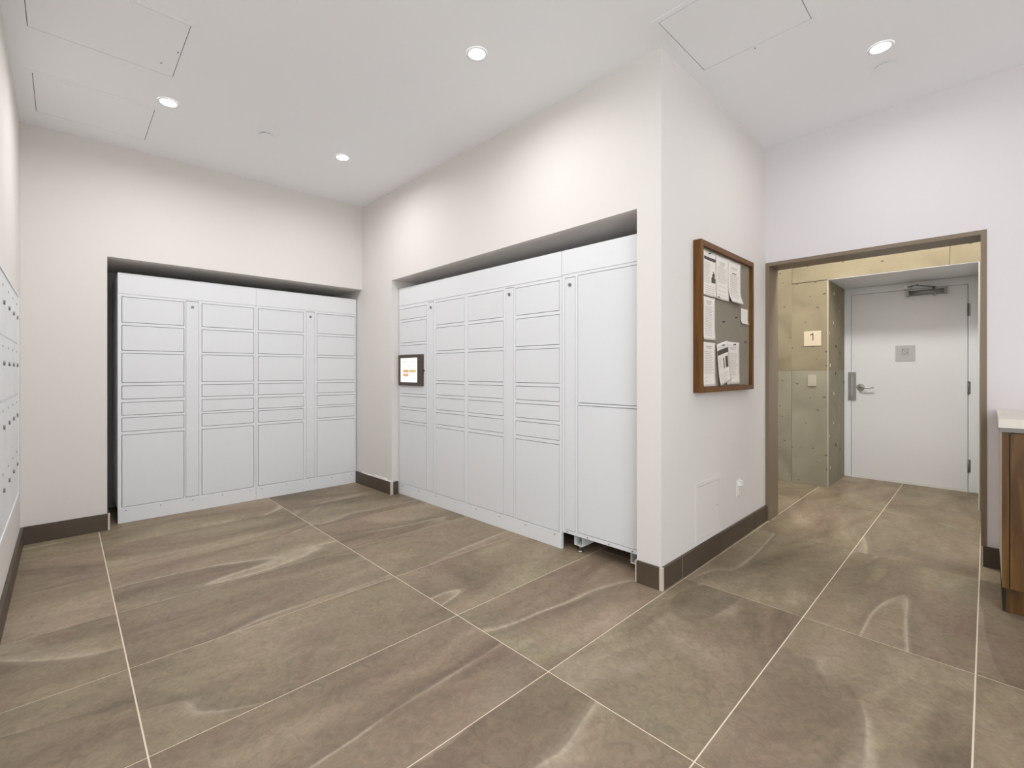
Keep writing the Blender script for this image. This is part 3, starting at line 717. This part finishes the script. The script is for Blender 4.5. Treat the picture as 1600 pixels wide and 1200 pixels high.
# ---------------------------------------------------------------- ceiling fittings
CR = (CC, -CB, 0)
def on_ceiling(x, y, d=0.0): return (x, y, ceil_z(x, y) - d)
def downlight():
    t = thing('ceiling_downlight', '', 'light', rot=CR)
    bm = bmesh.new(); n = 36
    prof = [(0.060, -0.0005), (0.060, -0.004), (0.051, -0.005), (0.046, -0.0032)]
    R_ = [[bm.verts.new((r * math.cos(2 * PI * i / n), r * math.sin(2 * PI * i / n), z)) for i in range(n)] for r, z in prof]
    for a, b in zip(R_, R_[1:]):
        for i in range(n): bm.faces.new((a[i], a[(i + 1) % n], b[(i + 1) % n], b[i])).smooth = True
    obj('trim_ring', bm, M['lamp_trim'], t)
    bm = bmesh.new(); add_cyl(bm, (0, 0, -0.0032), (0, 0, 1), 0.0465, 0.0025, n); obj('lens', bm, M['lamp'], t)
    ld = bpy.data.lights.new('downlight_lamp', 'AREA'); ld.shape = 'DISK'; ld.size = 0.08; ld.energy = DOWNLIGHT_W; ld.spread = 2.95; ld.color = (1.0, 0.985, 0.985)
    lo_ = bpy.data.objects.new('lamp', ld); COL.objects.link(lo_); lo_.parent = t; lo_.location = (0, 0, -0.012)
    return t
lights = [(1.677, 2.012, 'ceiling downlight nearest the camera, high over the long locker wall'),
          (0.493, 3.750, 'ceiling downlight beside the ceiling access panels, on the left'),
          (1.665, 3.743, 'ceiling downlight closest to the back corner where both locker walls meet'),
          (3.312, 0.419, 'ceiling downlight on the right, before the passage opening'),
          (0.493, 2.012, 'ceiling downlight over the mailboxes'),
          (0.493, 0.30, 'ceiling downlight behind the camera on the left'),
          (1.677, -1.35, 'ceiling downlight far behind the camera')]
first = downlight()
for i, (x, y, lab) in enumerate(lights):
    if i == 0: first.location = on_ceiling(x, y); first['label'] = lab; first['group'] = 'ceiling downlights'; r = first
    else: r = dup(first, on_ceiling(x, y), lab, 'ceiling downlights')
    for c in r.children:                                    # lamp power varies by zone to even out wall brightness
        if c.type == 'LIGHT': c.data = c.data.copy(); c.data.energy = DOWNLIGHT_W * (1.3 if x < 1 else 0.62 if x > 3 else 0.95)
for (x, y, lab) in ((5.33, -0.08, 'round lamp on the passage ceiling, near the door niche'), (4.66, 0.75, 'added round lamp lighting the door, unseen on the passage ceiling just inside the opening'), (5.20, 2.3, 'added round lamp lighting the left concrete, unseen at the far left end of the passage ceiling')):  # second and third lamps are added, unseen, to brighten door and left concrete
    t = thing('passage_lamp', lab, 'light', (x, y, 3.004), group='passage lamps')
    bm = bmesh.new()
    R_l = 0.24 if x < 5 else 0.07
    add_cyl(bm, (0, 0, -0.02), (0, 0, 1), R_l, 0.019, 40); obj('housing', bm, M['lamp_trim'], t, 0.004)
    ld = bpy.data.lights.new('passage_lamp', 'AREA'); ld.shape = 'DISK'; ld.size = R_l * 1.8; ld.energy = CORRIDOR_W * (1.65 if x < 5 else 0.38); ld.color = (1.0, 0.97, 0.90)
    lo_ = bpy.data.objects.new('lamp', ld); COL.objects.link(lo_); lo_.parent = t; lo_.location = (0, 0, -0.024)

for (x, y, lab) in ((1.091, 3.773, 'flat round sprinkler cover on the ceiling between two left downlights'), (3.537, 0.426, 'flat round sprinkler cover on the ceiling beside the right downlight')):
    t = thing('sprinkler_cover', lab, 'sprinkler', on_ceiling(x, y), CR, 'sprinkler covers')
    bm = bmesh.new(); add_cyl(bm, (0, 0, -0.009), (0, 0, 1), 0.048, 0.003, 36); obj('cover_plate', bm, M['ceiling'], t)
    bm = bmesh.new(); add_cyl(bm, (0, 0, -0.006), (0, 0, 1), 0.036, 0.0058, 28); obj('collar', bm, M['plastic_d'], t)

def hatch(x0, x1, y0, y1, label, screws=()):
    cx, cy = (x0 + x1) / 2, (y0 + y1) / 2; w, h = x1 - x0, y1 - y0
    t = thing('ceiling_hatch', label, 'hatch', on_ceiling(cx, cy), CR, 'ceiling hatches')
    def ring(a0, a1, b0, b1, z0, z1, hole):
        bm = grid_slab(a0, a1, b0, b1, [hole], z0, z1); warp(bm, lambda c: (c.x, c.z, c.y)); return bm
    e = 0.030
    obj('hatch_frame', ring(-w / 2, w / 2, -h / 2, h / 2, -0.0025, -0.0003, (-w / 2 + e, w / 2 - e, -h / 2 + e, h / 2 - e)), M['ceiling'], t)
    g = 0.0032
    bm = bmesh.new(); add_box(bm, -w / 2 + e + g, w / 2 - e - g, -h / 2 + e + g, h / 2 - e - g, -0.0022, -0.0006); p = obj('hatch_panel', bm, M['ceiling'], t)
    bm = bmesh.new(); add_box(bm, -w / 2 + e - 0.001, w / 2 - e + 0.001, -h / 2 + e - 0.001, h / 2 - e + 0.001, -0.0005, -0.0003); obj('joint_shadow_gap', bm, M['inside'], t)
    if screws:
        for (sx, sy) in screws:
            bm = bmesh.new(); add_cyl(bm, (sx - cx, sy - cy, -0.0035), (0, 0, 1), 0.005, 0.0015, 12); obj('screw', bm, M['screw'], p)
hatch(-0.165, 0.472, 3.884, 4.494, 'square ceiling access hatch close to the back wall, on the left')
hatch(-0.165, 0.500, 2.820, 3.443, 'square ceiling access hatch cut by the upper left picture edge', [(0.40, 3.30), (0.455, 3.13)])
hatch(2.185, 2.802, 0.600, 1.2185, 'square ceiling access hatch running along the short wall with the notice board', [(2.79, 0.909)])
